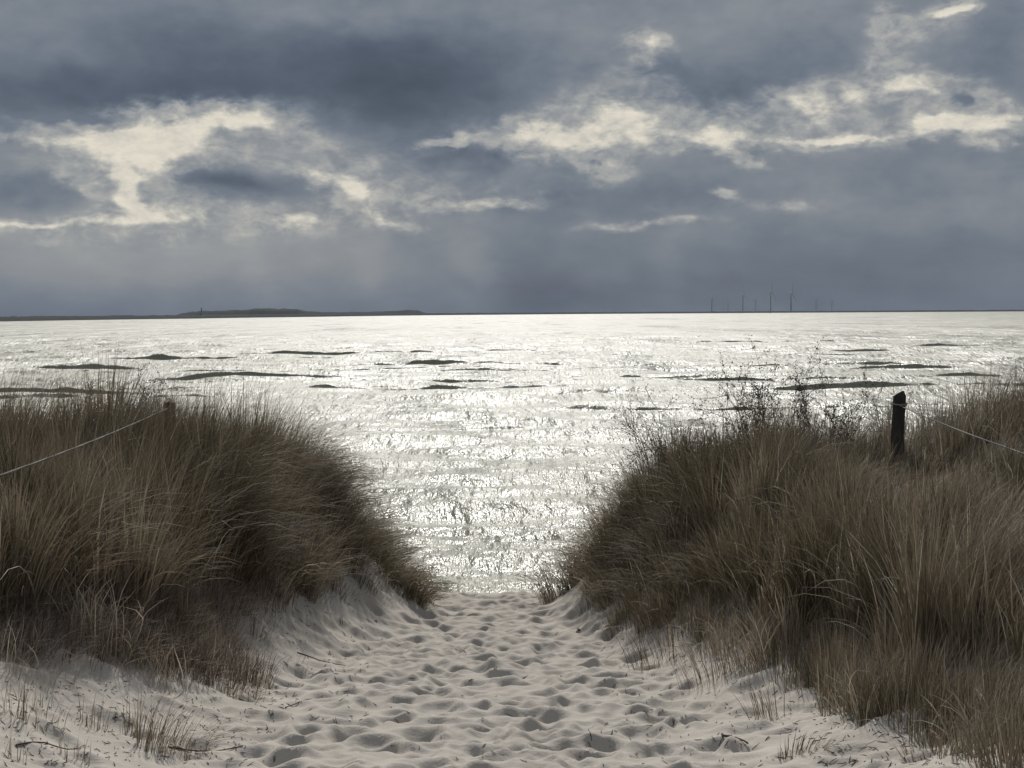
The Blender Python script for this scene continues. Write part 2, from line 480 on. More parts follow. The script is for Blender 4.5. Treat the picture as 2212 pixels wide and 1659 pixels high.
def build_sea():
    waves = []
    for (u0, u1, v, h, foam) in WAVES:
        x0, y0 = pix_sea(u0, v)
        x1, y1 = pix_sea(u1, v)
        waves.append(((x0 + x1) / 2, (y0 + y1) / 2, (x1 - x0) / 2, h, foam))
    gw = np.random.default_rng(5)
    for k in range(60):                                # many lesser crests between them
        yc = float(np.exp(gw.uniform(math.log(42), math.log(330))))
        waves.append((gw.uniform(-0.34, 0.34) * yc, yc, gw.uniform(1.5, 9) * (0.6 + yc / 180), gw.uniform(0.16, 0.34) * (0.7 + yc / 250), 0.0))
    rows = list(np.geomspace(26, 420, 560)) + list(np.geomspace(423, 2600, 250)) + list(np.geomspace(2650, 11000, 40))
    for (_, yc, _, h, _) in waves:
        if yc < 400 and h > 0.3:
            rows += list(yc + np.linspace(-1.1, 1.6, 16))
    Yr = np.array(sorted(rows))
    T = np.linspace(-1, 1, 400)
    half = np.interp(Yr, [26, 420, 11000], [26, 210, 9000])
    sx = half[:, None] * T[None, :]
    sy = np.repeat(Yr[:, None], 400, 1)
    z = np.zeros_like(sx)
    fo = np.zeros_like(sx)
    dx = half * 2 / 400
    dy = np.gradient(Yr)
    g = np.random.default_rng(21)
    for k in range(46):                                # wind sea running in to the beach
        lam = np.exp(g.uniform(math.log(0.7), math.log(16)))
        th = g.normal(0, 0.42)
        a = 0.0055 * lam ** 0.95 * g.uniform(0.5, 1.2)
        kx, ky = 2 * PI / lam * math.sin(th), -2 * PI / lam * math.cos(th)
        fade = sstep(lam, 2.2 * dy, 4.5 * dy) * sstep(lam / max(abs(math.sin(th)), 0.15), 2.2 * dx, 4.5 * dx)
        ph = kx * sx + ky * sy + g.uniform(0, 6.28) + 1.2 * vnoise(sx * 0.05 + k, sy * 0.05)
        c = np.cos(ph)
        z += (a * (c + 0.25 * c * c)) * fade[:, None]
    for (xc, yc, hw, h, foam) in waves:
        r0, r1 = np.searchsorted(Yr, [yc - 4.5, yc + 6.5])
        full_x, full_y = sx, sy
        sx, sy = full_x[r0:r1], full_y[r0:r1]
        wob = fbm(sx * 0.09 + yc, 0 * sx + xc * 0.1, 3) * 1.3
        tpr = np.clip(1 - ((sx - xc) / (hw * 1.35)) ** 2, 0, 1) ** 0.8
        rag = np.clip(0.80 + 1.25 * fbm(sx * 0.3 + 3 * yc, 0 * sx + 1.7, 4), 0.2, 1.35)
        d = sy - yc - wob - 0.5
        wf = max(0.2, 0.5 * h)
        prof = np.where(d < 0, np.exp(-(d / wf) ** 2), np.exp(-(d / (4.5 * h + 0.3)) ** 2))
        z[r0:r1] += h * tpr * rag * prof * (1.0 if h > 0.36 else 0.55)
        if foam:
            fo[r0:r1] = np.maximum(fo[r0:r1], foam * tpr ** 0.5 * np.exp(-((d + wf * 1.0) / (wf * 1.1)) ** 2) * np.clip(0.8 + 1.5 * fbm(sx * 0.25 + 9, sy * 0.6, 3), 0, 1))
        sx, sy = full_x, full_y
    shore = np.exp(-((sy - 34) / 3.0) ** 2) * 0.3
    fo = np.maximum(fo, shore)
    m, n = material('sea_water')
    p = n.n('ShaderNodeTexCoord').outputs['Object']
    # waves of every size from long swell down to ripples, about equally steep; crossing chop breaks the crests up
    hA = n.noise(n.vmath('MULTIPLY', p, (1.0, 0.22, 1.0)), 1.3, 5, 0.60)
    hB = n.noise(n.vmath('MULTIPLY', p, (0.4, 1.0, 1.0)), 0.45, 7, 0.52)
    hC = n.noise(n.vmath('MULTIPLY', p, (2.5, 1.0, 1.0)), 0.008, 4, 0.55)
    hh = n.math('MULTIPLY_ADD', hA, WA, n.math('MULTIPLY_ADD', hB, WB, n.math('MULTIPLY', hC, 13.0)))
    nrm = bump(n, hh, 1.0)
    at = n.n('ShaderNodeAttribute', attribute_name='foam').outputs['Fac']
    fm = n.smooth(n.math('MULTIPLY', at, n.math('ADD', 0.4, n.noise(p, 2.6, 5, 0.7))), 0.25, 0.6)
    col = n.mix(fm, (0.27, 0.255, 0.185, 1), (0.62, 0.62, 0.60, 1))
    g1 = n.noise(n.vmath('MULTIPLY', p, (0.006, 0.012, 1.0)), 1.0, 4, 0.6)          # gusts roughen the water in bands
    g2 = n.noise(n.vmath('MULTIPLY', p, (1.0, 0.22, 1.0)), 1.2, 5, 0.72)
    g3 = n.noise(n.vmath('MULTIPLY', p, (1.0, 0.10, 1.0)), 0.07, 5, 0.7)
    g2 = n.math('MULTIPLY_ADD', n.math('SUBTRACT', g3, 0.5), 0.9, g2)
    g5 = n.noise(n.vmath('MULTIPLY', p, (1.0, 0.14, 1.0)), 0.016, 4, 0.7)
    g2 = n.math('MULTIPLY_ADD', n.math('SUBTRACT', g5, 0.5), 1.1, g2)
    ru = n.math('ADD', WR, n.math('ADD', n.math('MULTIPLY', n.math('SUBTRACT', g1, 0.5), 0.20), n.math('MULTIPLY', n.math('SUBTRACT', g2, 0.5), 0.7)))
    ru = n.math('MAXIMUM', n.math('MULTIPLY_ADD', fm, 0.4, ru), 0.14)
    pb = principled(n, col, ru, 0.5, nrm)
    pb.inputs['IOR'].default_value = 1.33
    o = mesh_np('sea', np.stack([sx, sy, z], -1).reshape(-1, 3), grid_faces(*sx.shape), m, attrs={'foam': fo.ravel()})
    tag(o, 'glittering grey sea with small breaking waves', 'sea', kind='structure')


build_sea()
# ------------------------------------------------------------------ far shore with its sea-shadow strip, island, lighthouse
def far_xy(u, D):
    return (u - 1106) / FPX * D, D


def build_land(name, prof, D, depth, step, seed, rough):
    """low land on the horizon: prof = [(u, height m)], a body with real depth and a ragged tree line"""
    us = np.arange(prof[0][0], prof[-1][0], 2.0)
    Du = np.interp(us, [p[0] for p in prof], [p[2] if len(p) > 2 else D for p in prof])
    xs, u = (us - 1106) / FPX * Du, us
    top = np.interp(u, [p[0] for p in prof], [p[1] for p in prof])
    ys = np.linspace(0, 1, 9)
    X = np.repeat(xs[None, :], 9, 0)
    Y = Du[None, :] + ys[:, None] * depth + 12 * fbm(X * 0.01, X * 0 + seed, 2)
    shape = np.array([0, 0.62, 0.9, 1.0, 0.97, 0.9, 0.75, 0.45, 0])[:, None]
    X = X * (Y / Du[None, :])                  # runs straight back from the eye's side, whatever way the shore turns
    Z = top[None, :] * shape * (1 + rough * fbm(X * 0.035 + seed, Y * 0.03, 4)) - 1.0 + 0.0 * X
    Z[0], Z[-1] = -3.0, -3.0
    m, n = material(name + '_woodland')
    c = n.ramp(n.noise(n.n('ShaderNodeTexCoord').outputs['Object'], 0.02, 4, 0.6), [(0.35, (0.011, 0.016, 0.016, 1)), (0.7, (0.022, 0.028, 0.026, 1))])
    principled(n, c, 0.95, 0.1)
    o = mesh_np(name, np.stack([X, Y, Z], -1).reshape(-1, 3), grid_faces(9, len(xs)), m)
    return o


coast = build_land('coast_and_sea_shadow', [(-700, 6.5, 1500), (0, 7.0, 1850), (430, 7.5, 2800), (700, 8.5, 4000), (960, 9.5, 6200), (1300, 10, 7700), (1900, 9.5, 7700), (2900, 9.5, 7700)], 7700, 300, 12, 1.3, 0.25)  # right of the nearer land this dark strip stands for cloud shadow on the sea
tag(coast, 'low far coast at left, continued right as a dark strip for cloud shadow on the sea', 'coast', kind='structure')
isl = build_land('island', [(372, 2), (390, 14), (420, 24), (470, 27), (540, 30), (560, 36), (600, 33), (640, 33), (665, 22), (700, 17), (800, 17), (850, 20), (880, 24), (905, 21), (925, 9), (960, 2)],
                 7000, 420, 7, 4.1, 0.22)
tag(isl, 'low wooded island with a flat top on the left horizon', 'island', kind='structure')


def tube(pts, radii, sides=6, cap=True):
    """one swept tube; returns verts, quads"""
    pts = np.asarray(pts, float)
    n = len(pts)
    tan = np.gradient(pts, axis=0)
    tan /= np.linalg.norm(tan, axis=1)[:, None] + 1e-9
    ref = np.where(np.abs(tan[:, 2:3]) > 0.9, np.array([[1.0, 0, 0]]), np.array([[0, 0, 1.0]]))
    a = np.cross(tan, ref)
    a /= np.linalg.norm(a, axis=1)[:, None] + 1e-9
    b = np.cross(tan, a)
    ang = np.arange(sides) / sides * 2 * PI
    v = pts[:, None, :] + np.asarray(radii, float)[:, None, None] * (np.cos(ang)[None, :, None] * a[:, None, :] + np.sin(ang)[None, :, None] * b[:, None, :])
    v = v.reshape(-1, 3)
    f = []
    for i in range(n - 1):
        for k in range(sides):
            k2 = (k + 1) % sides
            f.append((i * sides + k, i * sides + k2, (i + 1) * sides + k2, (i + 1) * sides + k))
    f = np.array(f)
    if cap:
        v = np.concatenate([v, pts[:1], pts[-1:]])
        c0, c1 = n * sides, n * sides + 1
        e = []
        for k in range(sides):
            k2 = (k + 1) % sides
            e.append((c0, k2, k, k))
            e.append((c1, (n - 1) * sides + k, (n - 1) * sides + k2, (n - 1) * sides + k2))
        e = np.array(e)[:, :3]
        return v, f, e
    return v, f, np.zeros((0, 3), int)


class Parts:
    def __init__(self):
        self.v, self.q, self.t, self.n = [], [], [], 0
        self.at = []

    def add(self, vqt, tone=0.0):
        v, q, t = vqt
        self.v.append(v)
        self.q.append(q + self.n)
        if len(t):
            self.t.append(t + self.n)
        self.n += len(v)
        self.at.append(np.full(len(v), tone))
        return self

    def build(self, name, mat, parent=None, smooth=True):
        fl = [np.concatenate(self.q)] + ([np.concatenate(self.t)] if self.t else [])
        return mesh_np(name, np.concatenate(self.v), fl, mat, smooth, {'tone': np.concatenate(self.at)}, parent)


grey_m, nt = material('pale_grey_paint')
principled(nt, nt.ramp(nt.noise(nt.n('ShaderNodeTexCoord').outputs['Object'], 0.2, 3), [(0.3, (0.30, 0.31, 0.32, 1)), (0.7, (0.38, 0.39, 0.40, 1))]), 0.6, 0.3)
stone_m, nt = material('lighthouse_brick')
principled(nt, nt.ramp(nt.noise(nt.n('ShaderNodeTexCoord').outputs['Object'], 0.5, 3), [(0.3, (0.12, 0.10, 0.09, 1)), (0.7, (0.2, 0.17, 0.15, 1))]), 0.85, 0.2)

lx, ly = far_xy(437, 7060)
lh = empty('lighthouse', (lx, ly, 22))
tag(lh, 'tiny lighthouse tower on top of the wooded island', 'lighthouse')
Parts().add(tube([(0, 0, 0), (0, 0, 8), (0, 0, 15)], [2.6, 2.2, 1.9], 10)).build('tower', stone_m, lh)
Parts().add(tube([(0, 0, 15), (0, 0, 15.6)], [2.7, 2.7], 10)).build('gallery', stone_m, lh)
Parts().add(tube([(0, 0, 15.6), (0, 0, 17.6), (0, 0, 19)], [1.5, 1.5, 0.15], 10)).build('lantern', grey_m, lh)


# ------------------------------------------------------------------ wind turbines far out at sea
def make_turbine():
    root = empty('wind_turbine', (0, 0, 0))
    Parts().add(tube([(0, 0, -4), (0, 0, 8), (0, 0, 40), (0, 0, 66)], [2.3, 2.2, 1.8, 1.3], 10)).build('tower', grey_m, root)
    Parts().add(tube([(0, -4, 67), (0, -2, 67.4), (0, 5, 67.4), (0, 7, 67)], [1.0, 1.6, 1.6, 1.0], 8)).build('nacelle', grey_m, root)
    hub = Parts().add(tube([(0, -4, 67), (0, -5.2, 67), (0, -6.2, 67)], [1.9, 1.6, 0.4], 8)).build('hub', grey_m, root)
    for k in range(3):
        t = np.linspace(0, 1, 7)
        r = 1.0 + t * 50
        ch = np.interp(t, [0, 0.15, 0.4, 1], [1.0, 1.6, 1.1, 0.25])
        v, q, tt = tube(np.stack([0 * r, -5.0 + 0 * r, r], -1), ch, 6)
        v[:, 1] = -5.0 + (v[:, 1] + 5.0) * 0.3
        v[:, 2] = np.clip(v[:, 2], 0.5, None)
        b = Parts().add((v, q, tt)).build('blade', grey_m, root)
        b.location = (0, 0, 67)
        b.rotation_euler = (0, 2 * PI * k / 3, 0)
    return root


def children(o):
    return [c for c in bpy.data.objects if c.parent is o]


def copy_tree(o, parent=None):
    c = o.copy()
    C.objects.link(c)
    c.parent = parent
    for ch in children(o):
        copy_tree(ch, c)
    return c


TURB = [(1665, 7000, 0.02, 'tallest wind turbine on the horizon with one blade straight up'),
        (1605, 7300, -0.35, 'tall wind turbine on the horizon just left of the tallest one'),
        (1709, 7900, 0.05, 'wind turbine on the horizon just right of the tallest one'),
        (1538, 7800, 1.0, 'leftmost wind turbine on the horizon'),
        (1632, 9000, 0.6, 'faint small wind turbine between the two tallest turbines'),
        (1573, 9300, 0.2, 'faint small wind turbine second from the left end'),
        (1763, 8800, 0.4, 'faint wind turbine second from the right end'),
        (1797, 9200, 0.9, 'rightmost and faint wind turbine on the horizon')]
turb0 = make_turbine()
for i, (u, D, ph, lab) in enumerate(TURB):
    o = turb0 if i == 0 else copy_tree(turb0)
    x, y = far_xy(u, D)
    o.location = (x, y, 0)
    o.rotation_euler = (0, 0, 1.25 if i % 2 else 1.0)
    o.scale = (1, 1, 1) if i > 3 else ((1.35,) * 3, (1.2,) * 3, (1.42,) * 3, (1.0,) * 3)[i]
    tag(o, lab, 'wind turbine', 'wind turbines far out at sea')
    for c in children(o):
        if c.name.startswith('blade'):
            c.rotation_euler = (0, c.rotation_euler[1] + ph, 0)


# ------------------------------------------------------------------ grass
def grass_material(name, stops):
    m, n = material(name)
    t = n.n('ShaderNodeAttribute', attribute_name='tone').outputs['Fac']
    out = n.n('ShaderNodeOutputMaterial')
    p = n.n('ShaderNodeBsdfPrincipled')
    col = n.ramp(t, stops)
    n.link(col, p.inputs['Base Color'])
    p.inputs['Roughness'].default_value = 0.75
    p.inputs['Specular IOR Level'].default_value = 0.12
    tr = n.n('ShaderNodeBsdfTranslucent')
    n.link(col, tr.inputs[0])
    mx = n.n('ShaderNodeMixShader')
    mx.inputs[0].default_value = 0.2
    n.link(p.outputs[0], mx.inputs[1])
    n.link(tr.outputs[0], mx.inputs[2])
    n.link(mx.outputs[0], out.inputs[0])
    return m


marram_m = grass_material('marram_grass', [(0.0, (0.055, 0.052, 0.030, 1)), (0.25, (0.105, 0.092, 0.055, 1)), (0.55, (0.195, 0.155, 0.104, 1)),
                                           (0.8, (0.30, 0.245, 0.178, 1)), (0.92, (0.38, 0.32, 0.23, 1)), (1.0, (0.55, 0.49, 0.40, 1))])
heath_m = grass_material('withered_growth', [(0.0, (0.062, 0.044, 0.030, 1)), (0.5, (0.125, 0.088, 0.060, 1)), (0.85, (0.23, 0.175, 0.125, 1)), (1.0, (0.46, 0.40, 0.33, 1))])


def blade_mesh(name, root, L, phi, th0, th1, width, tone, mat, g, segs=5, power=1.3, droop=None, curl=0.25):
    """root (n,3); each blade bends from angle th0 off vertical at its foot to th1 at its tip, towards azimuth phi"""
    n = len(root)
    t = np.linspace(0, 1, segs + 1)
    tm = (t[1:] + t[:-1]) / 2
    th = th0[:, None] + (th1 - th0)[:, None] * tm[None, :] ** power
    ph = phi[:, None] + g.normal(0, curl, n)[:, None] * tm[None, :]
    d = np.stack([np.sin(th) * np.cos(ph), np.sin(th) * np.sin(ph), np.cos(th)], -1) * (L / segs)[:, None, None]
    pts = np.concatenate([np.zeros((n, 1, 3)), np.cumsum(d, 1)], 1) + root[:, None, :]
    sa = g.uniform(0, PI, n)
    e1 = np.stack([-np.sin(phi), np.cos(phi), 0 * phi], -1)
    e2 = np.stack([np.cos(phi) * 0.7, np.sin(phi) * 0.7, 0 * phi + 0.7], -1)
    side = np.cos(sa)[:, None] * e1 + np.sin(sa)[:, None] * e2
    wt = np.interp(t, [0, 0.15, 0.6, 1], [0.75, 1.0, 0.75, 0.0])
    off = side[:, None, :] * (width[:, None] * wt[None, :])[:, :, None] * 0.5
    l, r = pts - off, pts + off
    body = np.stack([l[:, :-1], r[:, :-1]], 2).reshape(n, -1, 3)        # (segs)*2
    V = np.concatenate([body, pts[:, -1:]], 1)
    m = 2 * segs + 1
    q = np.array([(2 * i, 2 * i + 1, 2 * i + 3, 2 * i + 2) for i in range(segs - 1)])
    tr = np.array([(2 * segs - 2, 2 * segs - 1, 2 * segs)])
    base = (np.arange(n) * m)[:, None, None]
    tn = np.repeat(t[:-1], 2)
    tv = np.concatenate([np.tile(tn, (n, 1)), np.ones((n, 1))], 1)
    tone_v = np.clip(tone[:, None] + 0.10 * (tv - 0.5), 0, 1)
    return mesh_np(name, V.reshape(-1, 3), [(q[None] + base).reshape(-1, 4), (tr[None] + base).reshape(-1, 3)], mat, True, {'tone': tone_v.ravel()})


def in_poly(x, y, poly):
    c = np.zeros(len(x), bool)
    j = len(poly) - 1
    for i in range(len(poly)):
        xi, yi = poly[i]
        xj, yj = poly[j]
        c ^= ((yi > y) != (yj > y)) & (x < (xj - xi) * (y - yi) / (yj - yi + 1e-12) + xi)
        j = i
    return c


def tussocks(poly, spacing, g):
    xs, ys = [p[0] for p in poly], [p[1] for p in poly]
    x, y = np.meshgrid(np.arange(min(xs), max(xs), spacing), np.arange(min(ys), max(ys), spacing))
    x, y = x.ravel(), y.ravel()
    x, y = x + g.uniform(-0.48, 0.48, len(x)) * spacing, y + g.uniform(-0.48, 0.48, len(y)) * spacing
    k = in_poly(x, y, poly)
    return x[k], y[k]


def grow(name, poly, spacing, per, g, lean, length, mat, rad=0.16, jit=0.26, width=(0.006, 0.014), tone=(0.42, 0.2), gaps=0.0, dry=0.03, splay=0.45):
    """lean(x, y) -> wind azimuth, mean tip angle ; length(x, y) -> blade length"""
    cx, cy = tussocks(poly, spacing, g)
    keep = fbm(cx * 1.3 + 3, cy * 1.3, 2) > -0.5 + gaps
    cx, cy = cx[keep], cy[keep]
    n = len(cx)
    cnt = g.integers(int(per * 0.6), int(per * 1.4) + 1, n)
    idx = np.repeat(np.arange(n), cnt)
    N = len(idx)
    rr = rad * np.sqrt(g.uniform(0, 1, N)) * g.uniform(0.6, 1.4, n)[idx]
    ra = g.uniform(0, 2 * PI, N)
    x, y = cx[idx] + rr * np.cos(ra), cy[idx] + rr * np.sin(ra)
    wa, tip = lean(x, y)
    lsc = np.clip(0.92 + 0.55 * fbm(cx * 0.9, cy * 0.9 + 5, 2) + g.normal(0, 0.2, n), 0.42, 1.3)[idx]
    wj = g.normal(0, jit, (2, n))
    L = length(x, y) * lsc * g.uniform(0.55, 1.12, N)
    # wind direction plus the outward splay of the tussock
    vx = np.cos(wa) * tip + wj[0][idx] + splay * np.cos(ra) * rr / rad + g.normal(0, 0.26, N)
    vy = np.sin(wa) * tip + wj[1][idx] + splay * np.sin(ra) * rr / rad + g.normal(0, 0.26, N)
    dr = g.uniform(0, 1, N) < dry
    vx, vy = vx + dr * g.normal(0, 0.7, N), vy + dr * g.normal(0, 0.7, N)
    phi = np.arctan2(vy, vx)
    th1 = np.clip(np.hypot(vx, vy) * g.uniform(0.75, 1.25, N), 0.05, 2.05)
    th0 = np.clip(th1 * g.uniform(0.1, 0.3, N), 0, 0.6)
    tn = np.clip(tone[0] + 0.36 * fbm(x * 0.6 + 2, y * 0.6 + 7, 2) + g.normal(0, 0.17, n)[idx] + g.normal(0, tone[1], N) * 0.7, 0.0, 0.86)
    tn = np.where(dr, g.uniform(0.85, 1.0, N), tn)
    w = g.uniform(width[0], width[1], N)
    z = ground(x, y) - 0.02
    return blade_mesh(name, np.stack([x, y, z], -1), L, phi, th0, th1, w, tn, mat, g)


# left dune: wind from the left bows the grass over towards the path
def plan(pts):
    return [tuple(pix_ground(u, v)[:2]) for (u, v) in pts]


LP = [(-1.05, 19.8), (-1.0, 18.6)] + plan([(850, 1272), (740, 1262), (640, 1290), (545, 1290), (460, 1318), (330, 1335), (180, 1320), (0, 1330), (-250, 1330)]) + [(-8, 12), (-9, 21), (-4, 22), (-1.6, 21.5)]


def lean_l(x, y):
    k = sstep(x, -4.2, -1.6)
    return np.full_like(x, -0.12) + 0.1 * vnoise(x, y), 0.42 + 0.95 * k + 0.5 * vnoise(x * 0.7 + 9, y * 0.7)


def len_l(x, y):
    return 0.60 + 0.56 * sstep(x, -1.3, -3.0) - 0.38 * sstep(x, -3.3, -4.0) * sstep(y, 15.5, 14.0)


gl = np.random.default_rng(11)
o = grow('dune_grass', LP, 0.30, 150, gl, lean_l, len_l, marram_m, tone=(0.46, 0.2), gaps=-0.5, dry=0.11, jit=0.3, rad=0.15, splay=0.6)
tag(o, 'brown and olive dune grass bowed over by the wind left of the path', 'dune grass', kind='stuff')

# right dune: fans out left over the path, upright in the middle, swept to the right further out
RP = [(0.44, 20.0), (0.36, 19.2), (0.38, 18.5)] + plan([(1212, 1279), (1275, 1304), (1400, 1325), (1560, 1345), (1720, 1390), (1900, 1440), (2080, 1470), (2300, 1500), (2500, 1500)]) + [(9, 11), (9, 21), (4, 22), (1.2, 21.5)]


def lean_r(x, y):
    k = sstep(x, 2.6, 0.9)
    q = sstep(x - 0.1 * (y - 10), 2.3, 3.3)
    a = np.where(x < 2.25 + 0.5 * vnoise(x * 3, y * 3), PI + 0.25, 0.15) + 0.15 * vnoise(x, y)
    return a, 0.12 + 1.30 * k + 0.72 * q + 0.3 * vnoise(x * 0.8, y * 0.8 + 4)


def len_r(x, y):
    return (0.60 + 0.40 * sstep(x, 0.9, 2.4)) * (1 - 0.85 * np.exp(-((x - 3.8) / 0.8) ** 2 - ((y - 15.0) / 2.6) ** 2))


gr = np.random.default_rng(12)
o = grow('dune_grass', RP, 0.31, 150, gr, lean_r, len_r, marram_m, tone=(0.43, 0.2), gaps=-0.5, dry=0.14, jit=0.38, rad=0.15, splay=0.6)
tag(o, 'dark olive dune grass round the wooden post right of the path', 'dune grass', kind='stuff')
# ------------------------------------------------------------------ sparser, lower growth along the feet of both dunes
def plan(pts):
    return [tuple(pix_ground(u, v)[:2]) for (u, v) in pts]


LF = plan([(-260, 1440), (0, 1430), (150, 1415), (330, 1450), (440, 1478), (540, 1490), (520, 1410), (470, 1345), (600, 1300), (560, 1250), (300, 1260), (-260, 1290)])
o = grow('withered_undergrowth', LF, 0.17, 75, np.random.default_rng(31), lambda x, y: (0.1 + 4 * vnoise(x * 1.2, y * 1.2), 0.95 + 0.6 * vnoise(x * 2, y * 2)),
         lambda x, y: 0.34 + 0.16 * vnoise(x * 1.5, y * 1.5), heath_m, rad=0.2, tone=(0.52, 0.3), dry=0.3, splay=0.9, width=(0.004, 0.008))
tag(o, 'low reddish brown withered growth at the foot of the left dune', 'undergrowth', kind='stuff')

RF = plan([(1255, 1290), (1330, 1345), (1480, 1405), (1640, 1455), (1760, 1520), (1900, 1560), (2020, 1610), (2100, 1659), (2230, 1700), (2500, 1650), (2500, 1350), (1800, 1330), (1500, 1290)])
o = grow('withered_undergrowth', RF, 0.23, 90, np.random.default_rng(32), lambda x, y: (np.where(x < 1.9, PI - 0.2, 0.4), 0.55 + 0.5 * vnoise(x * 2, y * 2)),
         lambda x, y: 0.42 + 0.2 * vnoise(x * 1.3, y * 1.3), marram_m, rad=0.16, tone=(0.52, 0.22), gaps=0.08, dry=0.13, splay=0.7, width=(0.004, 0.008))
tag(o, 'loose brown grass thinning out onto the sand right of the path', 'undergrowth', kind='stuff')

BF = plan([(500, 1320), (640, 1318), (760, 1296), (880, 1288), (850, 1258), (640, 1240), (500, 1240)])
o = grow('dead_grass', BF, 0.26, 26, np.random.default_rng(33), lambda x, y: (0.2 + 3 * vnoise(x * 2, y * 2), np.full_like(x, 1.25)),
         lambda x, y: 0.26 + 0.14 * vnoise(x * 1.5, y * 1.5), heath_m, rad=0.16, tone=(0.3, 0.3), dry=0.12, splay=0.9, width=(0.004, 0.008))
tag(o, 'dark dead grass and roots lying on the bank below the left grass', 'dead grass', kind='stuff')

# ------------------------------------------------------------------ fence posts and ropes
wood_m, nt = material('weathered_post_wood')
tco = nt.vmath('MULTIPLY', nt.n('ShaderNodeTexCoord').outputs['Object'], (14.0, 14.0, 1.6))
nz = nt.noise(tco, 2.0, 5, 0.6)
principled(nt, nt.ramp(nz, [(0.3, (0.035, 0.030, 0.028, 1)), (0.7, (0.085, 0.075, 0.068, 1))]), 0.85, 0.2, bump(nt, nz, 0.01))
brown_wood_m, nt = material('brown_post_wood')
tco = nt.vmath('MULTIPLY', nt.n('ShaderNodeTexCoord').outputs['Object'], (14.0, 14.0, 1.6))
nz = nt.noise(tco, 2.0, 5, 0.6)
principled(nt, nt.ramp(nz, [(0.3, (0.11, 0.085, 0.06, 1)), (0.7, (0.2, 0.155, 0.115, 1))]), 0.85, 0.2, bump(nt, nz, 0.01))
rope_m, nt = material('pale_rope')
wv = nt.n('ShaderNodeTexWave')
nt.link(nt.n('ShaderNodeTexCoord').outputs['Object'], wv.inputs[0])
wv.inputs['Scale'].default_value = 16
principled(nt, nt.ramp(wv.outputs['Fac'], [(0.2, (0.16, 0.15, 0.135, 1)), (0.8, (0.29, 0.275, 0.25, 1))]), 0.9, 0.1)


def post(x, y, ztop, label, mat, w=0.15, lean=0.0):
    zg = float(ground(x, y))
    root = empty('fence_post', (x, y, zg))
    h = ztop - zg
    g = np.random.default_rng(int(abs(x * 100)) + 5)
    zz = np.array([-0.5, 0, 0.25 * h, 0.5 * h, 0.75 * h, h - 0.02, h])
    r = np.array([1, 1, 0.99, 0.98, 0.97, 0.97, 0.94]) * w / 2
    v, q, t = tube(np.stack([0.006 * g.normal(0, 1, 7) + lean * zz, 0.006 * g.normal(0, 1, 7), zz], -1), r, 12)
    Parts().add((v, q, t)).build('shaft', mat, root, False)
    ring = []
    for k in range(13):
        a = 2 * PI * k / 12
        ring.append((lean * (h - 0.10) + (w / 2 + 0.010) * math.cos(a), (w / 2 + 0.010) * math.sin(a), h - 0.10 + 0.012 * math.sin(a)))
    Parts().add(tube(ring, [0.011] * 13, 6, False)).build('rope_loop', rope_m, root)
    return tag(root, label, 'post', 'rope fence posts along the path')


post(4.17, 17.0, 5.50, 'dark round wooden post standing clear of the grass right of the path', wood_m, 0.145, 0.012)
post(-3.70, 17.0, 5.48, 'brown post top just clearing the tall grass on the left dune', brown_wood_m, 0.125)


def rope(a, b, sag, label, r=0.006, n=28):
    a, b = np.array(a), np.array(b)
    t = np.linspace(0, 1, n)[:, None]
    p = a + (b - a) * t - np.array([0, 0, 1.0]) * sag * 4 * t * (1 - t)
    o = Parts().add(tube(p, [r] * n, 7)).build('rope', rope_m)
    tag(o, label, 'rope', 'ropes of the path fence')


rope((-3.70, 16.93, 5.40), (-3.95, 9.6, 5.17), 0.05, 'pale rope running down out of the grass at the left edge', 0.0085)
rope((4.17, 16.93, 5.38), (4.25, 9.8, 5.18), 0.05, 'thin rope slanting down through the grass right of the dark post')
# ------------------------------------------------------------------ thin shrub behind the right grass
twig_m, nt = material('shrub_bark')
principled(nt, nt.ramp(nt.noise(nt.n('ShaderNodeTexCoord').outputs['Object'], 12, 3), [(0.3, (0.06, 0.042, 0.035, 1)), (0.7, (0.12, 0.085, 0.07, 1))]), 0.8, 0.2)
leaf_m, nt = material('shrub_leaf')
principled(nt, nt.ramp(nt.n('ShaderNodeAttribute', attribute_name='tone').outputs['Fac'], [(0.0, (0.07, 0.05, 0.028, 1)), (1.0, (0.14, 0.08, 0.045, 1))]), 0.7, 0.2)


